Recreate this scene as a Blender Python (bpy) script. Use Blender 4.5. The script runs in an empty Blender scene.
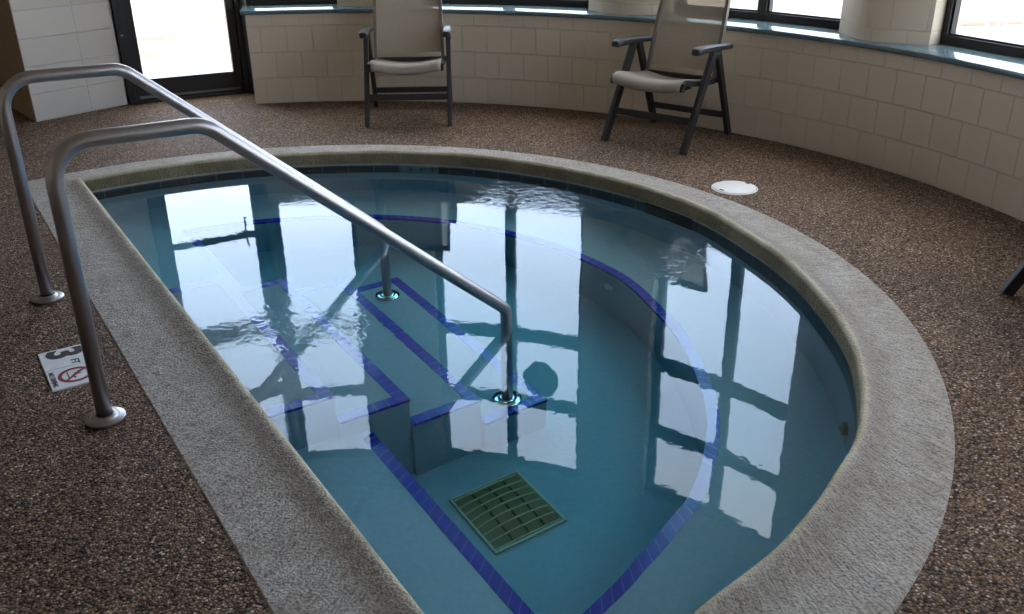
import bpy, bmesh, math, random
from math import sin, cos, pi, radians, atan2, acos, sqrt, hypot
from mathutils import Vector, Matrix
random.seed(4)
SC = bpy.context.scene
COL = SC.collection

# ------------------------------------------------------------------ site frame
ANG = 0.57552                      # direction across the pool, away from its straight side
NX, NY = cos(ANG), sin(ANG)
PC = (-1.057, 3.543)               # centre of the pool's arc
WC = (-1.283, 3.541)               # centre of the curved window wall
CN, CT = PC[0]*NX + PC[1]*NY, -PC[0]*NY + PC[1]*NX
ZW = -0.066                        # water level
RW = 4.104                         # inner radius of the low curved wall

def N(n, t, z=0.0):                # pool frame -> world
    return Vector((n*NX - t*NY, n*NY + t*NX, z))
def W(r, az, z=0.0):               # polar about the room centre, azimuth in degrees from +Y towards +X
    a = radians(az)
    return Vector((WC[0] + r*sin(a), WC[1] + r*cos(a), z))

# ------------------------------------------------------------------ node helpers
def mat(name):
    m = bpy.data.materials.new(name); m.use_nodes = True
    nt = m.node_tree
    return m, nt, nt.nodes['Principled BSDF'], nt.nodes['Material Output']
def nd(nt, kind, **kw):
    n = nt.nodes.new(kind)
    for k, v in kw.items():
        if k in n.inputs.keys() if isinstance(k, str) else False:
            n.inputs[k].default_value = v
        else:
            setattr(n, k, v)
    return n
def ins(n, **kw):
    for k, v in kw.items():
        n.inputs[k.replace('_', ' ')].default_value = v
    return n
def ramp(nt, stops, interp='LINEAR'):
    r = nt.nodes.new('ShaderNodeValToRGB'); r.color_ramp.interpolation = interp
    e = r.color_ramp.elements
    while len(e) < len(stops): e.new(0.5)
    for el, (p, c) in zip(e, stops):
        el.position = p; el.color = (*c, 1) if len(c) == 3 else c
    return r
def simple(name, col, rough=0.5, metal=0.0, noise=0.0, nscale=30, bump=0.0, spec=0.5):
    m, nt, b, out = mat(name)
    b.inputs['Roughness'].default_value = rough; b.inputs['Metallic'].default_value = metal
    b.inputs['Specular IOR Level'].default_value = spec
    b.inputs['Base Color'].default_value = (*col, 1)
    if noise or bump:
        tc = nt.nodes.new('ShaderNodeTexCoord')
        nz = nt.nodes.new('ShaderNodeTexNoise'); nz.inputs['Scale'].default_value = nscale; nz.inputs['Detail'].default_value = 4
        nt.links.new(tc.outputs['Object'], nz.inputs['Vector'])
        if noise:
            r = ramp(nt, [(0.25, tuple(c*(1-noise) for c in col)), (0.75, tuple(min(1, c*(1+noise)) for c in col))])
            nt.links.new(nz.outputs['Fac'], r.inputs['Fac']); nt.links.new(r.outputs['Color'], b.inputs['Base Color'])
        if bump:
            bp = nt.nodes.new('ShaderNodeBump'); bp.inputs['Strength'].default_value = bump; bp.inputs['Distance'].default_value = 0.01
            nt.links.new(nz.outputs['Fac'], bp.inputs['Height']); nt.links.new(bp.outputs['Normal'], b.inputs['Normal'])
    return m

def make_aggregate():
    m, nt, b, out = mat('pebble_aggregate'); L = nt.links.new
    tc = nt.nodes.new('ShaderNodeTexCoord')
    v = nt.nodes.new('ShaderNodeTexVoronoi'); v.inputs['Scale'].default_value = 128
    L(tc.outputs['Object'], v.inputs['Vector'])
    s = nt.nodes.new('ShaderNodeSeparateColor'); L(v.outputs['Color'], s.inputs['Color'])
    r = ramp(nt, [(0.0, (.026, .016, .011)), (.15, (.125, .072, .044)), (.36, (.225, .140, .088)), (.58, (.285, .196, .132)),
                  (.76, (.185, .142, .122)), (.88, (.38, .290, .220)), (.96, (.57, .475, .40))], 'CONSTANT')
    L(s.outputs['Red'], r.inputs['Fac'])
    # dark binder between the pebbles
    r2 = ramp(nt, [(0.32, (1, 1, 1)), (0.66, (.36, .31, .27))])
    mm = nt.nodes.new('ShaderNodeMath'); mm.operation = 'MULTIPLY'; mm.inputs[1].default_value = 1.0
    L(v.outputs['Distance'], mm.inputs[0]); L(mm.outputs[0], r2.inputs['Fac'])
    mx = nt.nodes.new('ShaderNodeMix'); mx.data_type = 'RGBA'; mx.blend_type = 'MULTIPLY'; mx.inputs['Factor'].default_value = 1
    L(r.outputs['Color'], mx.inputs['A']); L(r2.outputs['Color'], mx.inputs['B'])
    nz = nt.nodes.new('ShaderNodeTexNoise'); nz.inputs['Scale'].default_value = 2.2; nz.inputs['Detail'].default_value = 5
    L(tc.outputs['Object'], nz.inputs['Vector'])
    r3 = ramp(nt, [(.3, (.86, .85, .84)), (.7, (1.1, 1.1, 1.1))]); L(nz.outputs['Fac'], r3.inputs['Fac'])
    m2 = nt.nodes.new('ShaderNodeMix'); m2.data_type = 'RGBA'; m2.blend_type = 'MULTIPLY'; m2.inputs['Factor'].default_value = 1
    L(mx.outputs['Result'], m2.inputs['A']); L(r3.outputs['Color'], m2.inputs['B'])
    L(m2.outputs['Result'], b.inputs['Base Color'])
    b.inputs['Roughness'].default_value = 0.75; b.inputs['Specular IOR Level'].default_value = .22
    bp = nt.nodes.new('ShaderNodeBump'); bp.invert = True; bp.inputs['Strength'].default_value = .7; bp.inputs['Distance'].default_value = .006
    L(v.outputs['Distance'], bp.inputs['Height']); L(bp.outputs['Normal'], b.inputs['Normal'])
    return m

def make_coping():
    m, nt, b, out = mat('textured_coping_concrete'); L = nt.links.new
    tc = nt.nodes.new('ShaderNodeTexCoord')
    mp = nt.nodes.new('ShaderNodeMapping'); mp.inputs['Scale'].default_value = (16, 85, 16)   # UV: u across, v along
    L(tc.outputs['UV'], mp.inputs['Vector'])
    n1 = nt.nodes.new('ShaderNodeTexNoise'); n1.inputs['Scale'].default_value = 1; n1.inputs['Detail'].default_value = 6; n1.inputs['Roughness'].default_value = .65
    n1.inputs['Distortion'].default_value = .6
    L(mp.outputs['Vector'], n1.inputs['Vector'])
    n2 = nt.nodes.new('ShaderNodeTexNoise'); n2.inputs['Scale'].default_value = 120; n2.inputs['Detail'].default_value = 3
    L(tc.outputs['Object'], n2.inputs['Vector'])
    n3 = nt.nodes.new('ShaderNodeTexNoise'); n3.inputs['Scale'].default_value = 5; n3.inputs['Detail'].default_value = 6
    L(tc.outputs['Object'], n3.inputs['Vector'])
    ad = nt.nodes.new('ShaderNodeMath'); ad.operation = 'ADD'; L(n1.outputs['Fac'], ad.inputs[0]); L(n2.outputs['Fac'], ad.inputs[1])
    hf = nt.nodes.new('ShaderNodeMath'); hf.operation = 'MULTIPLY'; hf.inputs[1].default_value = .5; L(ad.outputs[0], hf.inputs[0])
    r = ramp(nt, [(.34, (.14, .125, .11)), (.5, (.40, .372, .345)), (.66, (.56, .53, .505))]); L(hf.outputs[0], r.inputs['Fac'])
    r3 = ramp(nt, [(.3, (.78, .74, .68)), (.65, (1, 1, 1))]); L(n3.outputs['Fac'], r3.inputs['Fac'])
    mx = nt.nodes.new('ShaderNodeMix'); mx.data_type = 'RGBA'; mx.blend_type = 'MULTIPLY'; mx.inputs['Factor'].default_value = 1
    L(r.outputs['Color'], mx.inputs['A']); L(r3.outputs['Color'], mx.inputs['B'])
    # browner band along the inner lip (u is metres in from the outer edge)
    sx = nt.nodes.new('ShaderNodeSeparateXYZ'); L(tc.outputs['UV'], sx.inputs[0])
    gm = ramp(nt, [(.20, (0, 0, 0)), (.265, (.50, .50, .50)), (.295, (.35, .35, .35)), (.31, (0, 0, 0))]); L(sx.outputs['X'], gm.inputs['Fac'])
    gn = nt.nodes.new('ShaderNodeMath'); gn.operation = 'MULTIPLY'; L(gm.outputs['Color'], gn.inputs[0])
    rn = ramp(nt, [(.3, (.45, .45, .45)), (.65, (1, 1, 1))]); L(n3.outputs['Fac'], rn.inputs['Fac']); L(rn.outputs['Color'], gn.inputs[1])
    m2 = nt.nodes.new('ShaderNodeMix'); m2.data_type = 'RGBA'; L(gn.outputs[0], m2.inputs['Factor'])
    L(mx.outputs['Result'], m2.inputs['A']); m2.inputs['B'].default_value = (.17, .135, .09, 1)
    # cream painted nose of the coping
    cr = ramp(nt, [(.306, (0, 0, 0)), (.318, (1, 1, 1))]); L(sx.outputs['X'], cr.inputs['Fac'])
    cn = ramp(nt, [(.3, (.34, .30, .20)), (.65, (.56, .51, .39))]); L(n3.outputs['Fac'], cn.inputs['Fac'])
    m3 = nt.nodes.new('ShaderNodeMix'); m3.data_type = 'RGBA'; L(cr.outputs['Color'], m3.inputs['Factor'])
    fc = ramp(nt, [(.336, (1, 1, 1)), (.350, (.36, .34, .27))]); L(sx.outputs['X'], fc.inputs['Fac'])   # darker olive on the drip face
    m4 = nt.nodes.new('ShaderNodeMix'); m4.data_type = 'RGBA'; m4.blend_type = 'MULTIPLY'; m4.inputs['Factor'].default_value = 1
    L(cn.outputs['Color'], m4.inputs['A']); L(fc.outputs['Color'], m4.inputs['B'])
    L(m2.outputs['Result'], m3.inputs['A']); L(m4.outputs['Result'], m3.inputs['B'])
    L(m3.outputs['Result'], b.inputs['Base Color'])
    b.inputs['Roughness'].default_value = .8
    bp = nt.nodes.new('ShaderNodeBump'); bp.inputs['Strength'].default_value = 1.0; bp.inputs['Distance'].default_value = .016
    n5 = nt.nodes.new('ShaderNodeTexNoise'); n5.inputs['Scale'].default_value = 22; n5.inputs['Detail'].default_value = 3
    L(tc.outputs['Object'], n5.inputs['Vector'])
    hs = nt.nodes.new('ShaderNodeMath'); hs.operation = 'MULTIPLY_ADD'; L(n5.outputs['Fac'], hs.inputs[0]); hs.inputs[1].default_value = .8; L(hf.outputs[0], hs.inputs[2])
    L(hs.outputs[0], bp.inputs['Height']); L(bp.outputs['Normal'], b.inputs['Normal'])
    return m

def make_block(name, col, bw=.203, rh=.203, offset=.5):
    m, nt, b, out = mat(name); L = nt.links.new
    tc = nt.nodes.new('ShaderNodeTexCoord')
    br = nt.nodes.new('ShaderNodeTexBrick'); br.offset = offset
    ins(br, Scale=1.0, Mortar_Size=.0042, Mortar_Smooth=.35, Brick_Width=bw, Row_Height=rh, Bias=0.0)
    br.inputs['Color1'].default_value = (*col, 1); br.inputs['Color2'].default_value = (*[c*.95 for c in col], 1)
    br.inputs['Mortar'].default_value = (*[c*.91 for c in col], 1)
    L(tc.outputs['UV'], br.inputs['Vector'])
    nz = nt.nodes.new('ShaderNodeTexNoise'); nz.inputs['Scale'].default_value = 60; nz.inputs['Detail'].default_value = 5
    L(tc.outputs['Object'], nz.inputs['Vector'])
    L(br.outputs['Color'], b.inputs['Base Color']); b.inputs['Roughness'].default_value = .55
    b1 = nt.nodes.new('ShaderNodeBump'); b1.inputs['Strength'].default_value = .18; b1.inputs['Distance'].default_value = .006
    L(nz.outputs['Fac'], b1.inputs['Height'])
    b2 = nt.nodes.new('ShaderNodeBump'); b2.invert = True; b2.inputs['Strength'].default_value = .9; b2.inputs['Distance'].default_value = .006
    L(br.outputs['Fac'], b2.inputs['Height']); L(b1.outputs['Normal'], b2.inputs['Normal'])
    L(b2.outputs['Normal'], b.inputs['Normal'])
    return m

def make_tile(name, c1, c2, grout, bw, rh, mortar=.005, rough=.15):
    m, nt, b, out = mat(name); L = nt.links.new
    tc = nt.nodes.new('ShaderNodeTexCoord')
    br = nt.nodes.new('ShaderNodeTexBrick'); br.offset = 0
    ins(br, Scale=1.0, Mortar_Size=mortar, Mortar_Smooth=.1, Brick_Width=bw, Row_Height=rh)
    br.inputs['Color1'].default_value = (*c1, 1); br.inputs['Color2'].default_value = (*c2, 1); br.inputs['Mortar'].default_value = (*grout, 1)
    L(tc.outputs['UV'], br.inputs['Vector']); L(br.outputs['Color'], b.inputs['Base Color'])
    b.inputs['Roughness'].default_value = rough
    return m

def make_glass():
    m, nt, b, out = mat('window_glass'); L = nt.links.new
    nt.nodes.remove(b)
    tr = nt.nodes.new('ShaderNodeBsdfTransparent'); tr.inputs['Color'].default_value = (.93, .95, .95, 1)
    gl = nt.nodes.new('ShaderNodeBsdfGlossy'); gl.inputs['Roughness'].default_value = .0
    lw = nt.nodes.new('ShaderNodeLayerWeight'); lw.inputs['Blend'].default_value = .5
    pw = nt.nodes.new('ShaderNodeMath'); pw.operation = 'POWER'; L(lw.outputs['Facing'], pw.inputs[0]); pw.inputs[1].default_value = 5
    ma = nt.nodes.new('ShaderNodeMath'); ma.operation = 'MULTIPLY_ADD'; L(pw.outputs[0], ma.inputs[0]); ma.inputs[1].default_value = .93; ma.inputs[2].default_value = .07
    mx = nt.nodes.new('ShaderNodeMixShader'); L(ma.outputs[0], mx.inputs[0]); L(tr.outputs[0], mx.inputs[1]); L(gl.outputs[0], mx.inputs[2])
    L(mx.outputs[0], out.inputs['Surface'])
    return m

def make_sling():
    m, nt, b, out = mat('sling_mesh_fabric'); L = nt.links.new
    tc = nt.nodes.new('ShaderNodeTexCoord')
    wv = nt.nodes.new('ShaderNodeTexNoise'); wv.inputs['Scale'].default_value = 260
    L(tc.outputs['Object'], wv.inputs['Vector'])
    r = ramp(nt, [(.35, (.31, .265, .21)), (.65, (.42, .365, .29))]); L(wv.outputs['Fac'], r.inputs['Fac'])
    L(r.outputs['Color'], b.inputs['Base Color']); b.inputs['Roughness'].default_value = .7
    tr = nt.nodes.new('ShaderNodeBsdfTransparent'); tr.inputs['Color'].default_value = (.95, .88, .76, 1)
    mx = nt.nodes.new('ShaderNodeMixShader'); mx.inputs[0].default_value = .16
    L(b.outputs[0], mx.inputs[1]); L(tr.outputs[0], mx.inputs[2]); L(mx.outputs[0], out.inputs['Surface'])
    return m

def make_water():
    m, nt, b, out = mat('pool_water'); L = nt.links.new
    nt.nodes.remove(b)
    g = nt.nodes.new('ShaderNodeBsdfGlass'); g.inputs['IOR'].default_value = 1.333; g.inputs['Roughness'].default_value = 0
    g.inputs['Color'].default_value = (1, 1, 1, 1)
    va = nt.nodes.new('ShaderNodeVolumeAbsorption'); va.inputs['Color'].default_value = (.12, .76, .88, 1); va.inputs['Density'].default_value = .75
    geo = nt.nodes.new('ShaderNodeNewGeometry')
    # calm swell everywhere, choppy ripples where the return jets come up
    n0 = nt.nodes.new('ShaderNodeTexNoise'); n0.inputs['Scale'].default_value = 7; n0.inputs['Detail'].default_value = 2
    n1 = nt.nodes.new('ShaderNodeTexNoise'); n1.inputs['Scale'].default_value = 17; n1.inputs['Detail'].default_value = 3; n1.inputs['Distortion'].default_value = .8
    L(geo.outputs['Position'], n0.inputs['Vector']); L(geo.outputs['Position'], n1.inputs['Vector'])
    total = None
    for (x, y, rad, s) in JETS:
        d = nt.nodes.new('ShaderNodeVectorMath'); d.operation = 'DISTANCE'; L(geo.outputs['Position'], d.inputs[0]); d.inputs[1].default_value = (x, y, ZW)
        mr = nt.nodes.new('ShaderNodeMapRange'); mr.interpolation_type = 'SMOOTHSTEP'
        mr.inputs['From Min'].default_value = rad; mr.inputs['From Max'].default_value = 0; mr.inputs['To Max'].default_value = s
        L(d.outputs['Value'], mr.inputs['Value'])
        if total is None: total = mr.outputs[0]
        else:
            a = nt.nodes.new('ShaderNodeMath'); a.operation = 'ADD'; L(total, a.inputs[0]); L(mr.outputs[0], a.inputs[1]); total = a.outputs[0]
    k = nt.nodes.new('ShaderNodeMath'); k.operation = 'MULTIPLY'; L(total, k.inputs[0]); L(n1.outputs['Fac'], k.inputs[1])
    k0 = nt.nodes.new('ShaderNodeMath'); k0.operation = 'MULTIPLY'; k0.inputs[1].default_value = .012; L(n0.outputs['Fac'], k0.inputs[0])
    s = nt.nodes.new('ShaderNodeMath'); s.operation = 'ADD'; L(k.outputs[0], s.inputs[0]); L(k0.outputs[0], s.inputs[1])
    n2 = nt.nodes.new('ShaderNodeTexNoise'); n2.inputs['Scale'].default_value = 34; n2.inputs['Detail'].default_value = 1
    L(geo.outputs['Position'], n2.inputs['Vector'])
    k2 = nt.nodes.new('ShaderNodeMath'); k2.operation = 'MULTIPLY'; k2.inputs[1].default_value = .0035; L(n2.outputs['Fac'], k2.inputs[0])
    s2 = nt.nodes.new('ShaderNodeMath'); s2.operation = 'ADD'; L(s.outputs[0], s2.inputs[0]); L(k2.outputs[0], s2.inputs[1])
    bp = nt.nodes.new('ShaderNodeBump'); bp.inputs['Strength'].default_value = 1; bp.inputs['Distance'].default_value = .02
    L(s2.outputs[0], bp.inputs['Height']); L(bp.outputs['Normal'], g.inputs['Normal'])
    L(g.outputs[0], out.inputs['Surface']); L(va.outputs[0], out.inputs['Volume'])
    return m

def make_ground():
    m, nt, b, out = mat('pale_patio_concrete'); L = nt.links.new
    tc = nt.nodes.new('ShaderNodeTexCoord')
    nz = nt.nodes.new('ShaderNodeTexNoise'); nz.inputs['Scale'].default_value = .9; nz.inputs['Detail'].default_value = 6
    mp = nt.nodes.new('ShaderNodeMapping'); mp.inputs['Scale'].default_value = (.5, 2.0, 1); L(tc.outputs['Object'], mp.inputs['Vector']); L(mp.outputs['Vector'], nz.inputs['Vector'])
    r = ramp(nt, [(.36, (.13, .095, .06)), (.44, (.24, .205, .165)), (.6, (.27, .245, .215))]); L(nz.outputs['Fac'], r.inputs['Fac'])
    L(r.outputs['Color'], b.inputs['Base Color']); b.inputs['Roughness'].default_value = .9
    return m

# centres of the choppy patches on the water: x, y, radius, strength
JETS = [(.13, 5.40, .50, .34), (.30, 5.15, .35, .16), (-.88, 3.50, .50, .075), (.74, 4.35, .45, .17), (-1.2, 5.25, .3, .06), (-.60, 3.50, .35, .04)]

M = {}
M['agg'] = make_aggregate()
M['coping'] = make_coping()
M['block'] = make_block('painted_block_wall', (.60, .515, .405))
M['block_long'] = make_block('painted_long_block', (.52, .49, .455), .53, .203, 0)
M['plaster'] = simple('pool_plaster', (.33, .405, .45), .6, noise=.06, nscale=45, bump=.1)
M['navy'] = make_tile('navy_waterline_tile', (.006, .013, .026), (.010, .019, .036), (.085, .10, .11), .171, .175, .005, .3)
M['cobalt'] = make_tile('cobalt_edge_tile', (.010, .022, .34), (.013, .032, .40), (.09, .14, .42), .055, .2, .0022)
M['glass'] = make_glass()
M['bronze'] = simple('dark_bronze_aluminium', (.009, .010, .012), .4, .0)
M['sill'] = simple('blue_green_stone_sill', (.10, .15, .175), .10, noise=.15, nscale=70)
M['steel'] = simple('brushed_stainless_steel', (.42, .40, .405), .36, 1.0, bump=.03, nscale=150)
M['chrome'] = simple('bright_polished_flange', (.80, .80, .77), .13, 1.0)
M['brown'] = simple('shade_brown_wall', (.30, .21, .135), .6, noise=.1, nscale=8)  # brown stands in for the shade on the dim return wall
M['wall'] = simple('warm_interior_paint', (.70, .62, .52), .7, noise=.04, nscale=6)
M['ceil'] = simple('ceiling_paint', (.74, .70, .63), .8, noise=.04, nscale=10)
M['resin'] = simple('charcoal_resin_frame', (.019, .0175, .018), .5, noise=.12, nscale=40)
M['sling'] = make_sling()
M['sweep'] = simple('dull_grey_sweep', (.16, .16, .16), .6)
M['taupe'] = simple('taupe_resin_rail', (.15, .13, .11), .45, noise=.1, nscale=40)
M['white'] = simple('white_plastic_lid', (.74, .74, .74), .45, noise=.04, nscale=25)
M['tilewhite'] = simple('white_marker_tile', (.74, .76, .80), .3, noise=.04, nscale=30)
M['black'] = simple('black_marking', (.012, .012, .014), .5)
M['red'] = simple('dark_red_marking', (.22, .012, .03), .5)
M['aqua'] = simple('pale_aqua_tile', (.11, .20, .24), .3, noise=.05, nscale=30)
M['grate'] = simple('olive_grate_plastic', (.36, .25, .10), .5, noise=.06, nscale=40)
M['graterib'] = simple('pale_olive_rib', (.66, .55, .30), .5)
M['gratehole'] = simple('dark_sump', (.02, .022, .016), .8)
M['gratefr'] = simple('pale_grate_frame', (.50, .48, .33), .5)
M['dark'] = simple('painted_recess_dark', (.012, .011, .010), .7)  # near black, paints in the dark of recesses
M['brassy'] = simple('tarnished_fitting', (.33, .26, .19), .4, .3)
M['disc'] = simple('dark_grey_disc', (.07, .08, .085), .6)
M['ground'] = make_ground()
M['pvc'] = simple('white_patio_frame', (.78, .78, .77), .35)
M['maroon'] = simple('maroon_trim', (.16, .03, .08), .45)
M['greytop'] = simple('grey_table_top', (.30, .28, .28), .5, noise=.08, nscale=20)
M['water'] = make_water()

# ------------------------------------------------------------------ mesh helpers
def build(name, bm, m, parent=None, smooth=False, recalc=True):
    if recalc: bmesh.ops.recalc_face_normals(bm, faces=bm.faces[:])
    me = bpy.data.meshes.new(name); bm.to_mesh(me); bm.free()
    ms = m if isinstance(m, (list, tuple)) else [m]
    for x in ms: me.materials.append(x)
    if smooth:
        for p in me.polygons: p.use_smooth = True
        if smooth != 'all': me.set_sharp_from_angle(angle=radians(38))
    o = bpy.data.objects.new(name, me); COL.objects.link(o)
    if parent: o.parent = parent
    return o
def empty(name, loc=(0, 0, 0), rz=0.0):
    o = bpy.data.objects.new(name, None); o.empty_display_size = .1
    o.location = loc; o.rotation_euler = (0, 0, rz); COL.objects.link(o); return o
def tag(o, label, cat, group=None):
    o['label'] = label; o['category'] = cat
    if group: o['group'] = group
    return o
def struct(o, label=None, cat=None):
    o['kind'] = 'structure'
    if label: o['label'] = label
    if cat: o['category'] = cat
    return o
def bm_new(): return bmesh.new()
def face(bm, vs):
    try: return bm.faces.new(vs)
    except ValueError: return None
def add_prism(bm, pts, z0, z1):
    a = [bm.verts.new((p[0], p[1], z0)) for p in pts]; b = [bm.verts.new((p[0], p[1], z1)) for p in pts]
    n = len(pts)
    face(bm, a[::-1]); face(bm, b)
    for i in range(n): face(bm, [a[i], a[(i+1) % n], b[(i+1) % n], b[i]])
def add_obox(bm, o, ax, ay, az, bev=0.0):
    """box from a corner and three edge vectors"""
    o, ax, ay, az = map(Vector, (o, ax, ay, az))
    v = [bm.verts.new(o + ax*i + ay*j + az*k) for k in (0, 1) for j in (0, 1) for i in (0, 1)]
    fs = [face(bm, [v[i] for i in q]) for q in ((0, 2, 3, 1), (4, 5, 7, 6), (0, 1, 5, 4), (2, 6, 7, 3), (0, 4, 6, 2), (1, 3, 7, 5))]
    if bev:
        es = list({e for f in fs for e in f.edges})
        bmesh.ops.bevel(bm, geom=es, offset=bev, segments=2, affect='EDGES', profile=.6)
def add_bar(bm, p, q, w, h, up=(0, 0, 1), bev=.004):
    """rectangular bar between two points: w sideways, h along 'up'"""
    p, q = Vector(p), Vector(q); d = (q-p); l = d.length; d.normalize()
    s = d.cross(Vector(up)); s.normalize(); u = s.cross(d)
    add_obox(bm, p - s*w/2 - u*h/2, d*l, s*w, u*h, bev)
def frame_rot(path):
    tang = []
    for i in range(len(path)):
        a = path[max(i-1, 0)]; b = path[min(i+1, len(path)-1)]
        tang.append((b-a).normalized())
    return tang
def add_tube(bm, path, r, seg=20, cap=True):
    path = [Vector(p) for p in path]; tg = frame_rot(path)
    ref = Vector((0, 0, 1)) if abs(tg[0].z) < .9 else Vector((1, 0, 0))
    u = tg[0].cross(ref).normalized(); rings = []
    for i, p in enumerate(path):
        u = (u - tg[i]*u.dot(tg[i])).normalized(); v = tg[i].cross(u)
        rr = r[i] if isinstance(r, (list, tuple)) else r
        rings.append([bm.verts.new(p + (u*cos(2*pi*k/seg) + v*sin(2*pi*k/seg))*rr) for k in range(seg)])
    for a, b in zip(rings, rings[1:]):
        for k in range(seg): face(bm, [a[k], a[(k+1) % seg], b[(k+1) % seg], b[k]])
    if cap: face(bm, rings[0][::-1]); face(bm, rings[-1])
def add_lathe(bm, c, prof, seg=40, axis=Vector((0, 0, 1))):
    axis = Vector(axis).normalized()
    ref = Vector((0, 0, 1)) if abs(axis.z) < .9 else Vector((1, 0, 0))
    u = axis.cross(ref).normalized(); v = axis.cross(u); c = Vector(c); rings = []
    for (r, z) in prof:
        if r < 1e-6: rings.append([bm.verts.new(c + axis*z)]); continue
        rings.append([bm.verts.new(c + axis*z + (u*cos(2*pi*k/seg) + v*sin(2*pi*k/seg))*r) for k in range(seg)])
    for a, b in zip(rings, rings[1:]):
        for k in range(seg):
            k2 = (k+1) % seg
            if len(a) == 1 and len(b) > 1: face(bm, [a[0], b[k], b[k2]])
            elif len(b) == 1 and len(a) > 1: face(bm, [a[k], a[k2], b[0]])
            elif len(a) > 1: face(bm, [a[k], a[k2], b[k2], b[k]])
def add_sector(bm, r0, r1, a0, a1, z0, z1, step=1.0, uv=True):
    """curved wall piece about the room centre; UV = arc length, height"""
    n = max(2, int((a1-a0)/step)); L = bm.loops.layers.uv.verify()
    cols = []
    for i in range(n+1):
        az = a0 + (a1-a0)*i/n
        cols.append([bm.verts.new(W(r, az, z)) for (r, z) in ((r0, z0), (r0, z1), (r1, z1), (r1, z0))])
    def quad(vs, uvs):
        f = face(bm, vs)
        if f:
            for l, q in zip(f.loops, uvs): l[L].uv = q
    for i in range(n):
        A, B = cols[i], cols[i+1]; s0 = radians(a0+(a1-a0)*i/n)*r0; s1 = radians(a0+(a1-a0)*(i+1)/n)*r0
        hs = [(0, z0), (0, z1), (r1-r0, z1), (r1-r0, z0)]
        for k in range(4):
            k2 = (k+1) % 4
            if k in (0, 2): q = [(s0, hs[k][1]), (s1, hs[k][1]), (s1, hs[k2][1]), (s0, hs[k2][1])]
            else: q = [(s0, 0), (s1, 0), (s1, r1-r0), (s0, r1-r0)]
            quad([A[k], B[k], B[k2], A[k2]], q)
    for cset, fl in ((cols[0], 1), (cols[-1], 0)):
        vs = cset if fl else cset[::-1]; q = [(0, z0), (0, z1), (r1-r0, z1), (r1-r0, z0)]
        quad(vs, q if fl else q[::-1])

# ------------------------------------------------------------------ pool outline (a D: arc plus straight side)
NARC = 180; NCH = 60
# the pool edge was shaped by hand: small departures of its radius round the arc (degrees, metres)
DEV = [(-120, -.05), (-82, -.05), (-73, -.034), (-66, -.026), (-58, -.002), (-45, -.006), (-30, -.026), (-15, -.020), (0, .022), (20, .030), (37, .044), (50, .032), (60, .012), (120, .005)]
def dev(f):
    f = math.degrees(f)
    for (a, x), (b, y) in zip(DEV, DEV[1:]):
        if a <= f <= b:
            q = (f-a)/(b-a); q = q*q*(3-2*q); return x+(y-x)*q
    return 0.0
def outline(R, n0, k=0.0):
    """points of the D in order, with running length"""
    f0 = acos((n0-CN)/R); pts = []
    for i in range(NARC+1):
        f = -f0 + 2*f0*i/NARC; r = R + k*dev(f)*min(1, (f0-abs(f))/.25)
        pts.append((CN + r*cos(f), CT + r*sin(f)))
    tA, tB = CT + R*sin(f0), CT - R*sin(f0)
    for i in range(1, NCH): pts.append((n0, tA + (tB-tA)*i/NCH))
    return pts
def run(pts):
    s = [0.0]
    for a, b in zip(pts, pts[1:]): s.append(s[-1] + hypot(b[0]-a[0], b[1]-a[1]))
    s.append(s[-1] + hypot(pts[0][0]-pts[-1][0], pts[0][1]-pts[-1][1])); return s
def loft(bm, levels, skip=None, closed_profile=False, vmode='profile'):
    """levels: (R, n0, z).  UV u = distance down the profile, v = length along ('profile') or swapped"""
    L = bm.loops.layers.uv.verify()
    P = [outline(*((lv[0], lv[1]) + ((lv[3],) if len(lv) > 3 else ()))) for lv in levels]; S = run(P[0]); K = len(P[0])
    V = [[bm.verts.new(N(n, t, lv[2])) for n, t in p] for p, lv in zip(P, levels)]
    u = [0.0]
    for a, b in zip(levels, levels[1:]): u.append(u[-1] + hypot((a[0]-b[0]+b[1]-a[1])/2, a[2]-b[2]))
    rng = range(len(levels) if closed_profile else len(levels)-1)
    for j in rng:
        j2 = (j+1) % len(levels); u0 = u[j]; u1 = u[j2] if j2 else u[j]+.3
        for i in range(K):
            if skip and skip(P[j][i], P[j][(i+1) % K]): continue
            i2 = (i+1) % K
            f = face(bm, [V[j][i], V[j][i2], V[j2][i2], V[j2][i]])
            if f:
                q = [(u0, S[i]), (u0, S[i+1]), (u1, S[i+1]), (u1, S[i])]
                if vmode == 'length': q = [(b, a) for a, b in q]
                for l, w in zip(f.loops, q): l[L].uv = w
    return V

RI, NI = 2.395, .762                # inner lip of the coping
RT, NT = 2.405, .752               # tiled wall
RB, NB = 1.885, 1.228              # bench edge
ZB, ZF = -.605, -1.09
A_SK0, A_SK1 = 49.5, 58.0          # skimmer mouth, azimuth about the pool centre
def az_pool(n, t):
    p = N(n, t); return math.degrees(atan2(p.x-PC[0], p.y-PC[1]))

pool = empty('plunge_pool', N(CN, CT, 0))
tag(pool, 'D-shaped indoor plunge pool with blue edge tiles, steps and clear water', 'pool')
pool_inv = Matrix.Translation(-N(CN, CT, 0))
def ppart(name, bm, m, parent=None, smooth=False, recalc=True):
    bm.transform(pool_inv)
    o = build(name, bm, m, parent or pool, smooth, recalc)
    return o

# coping
bm = bm_new(); wA, wC = 2.691-RI, NI-.448
prof = [(0, -.03), (0, -.002), (.02, .004), (.30, .006), (.55, .008), (.70, .012), (.80, .020), (.87, .028), (.915, .032), (.945, .032), (.972, .026), (.99, .015), (1.0, .002), (1.0, -.052), (.96, -.056), (.85, -.056)]
loft(bm, [(2.691-wA*k, .448+wC*k, z, min(1, k/.9)) for k, z in prof])
ppart('coping', bm, M['coping'], smooth=True)

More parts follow.
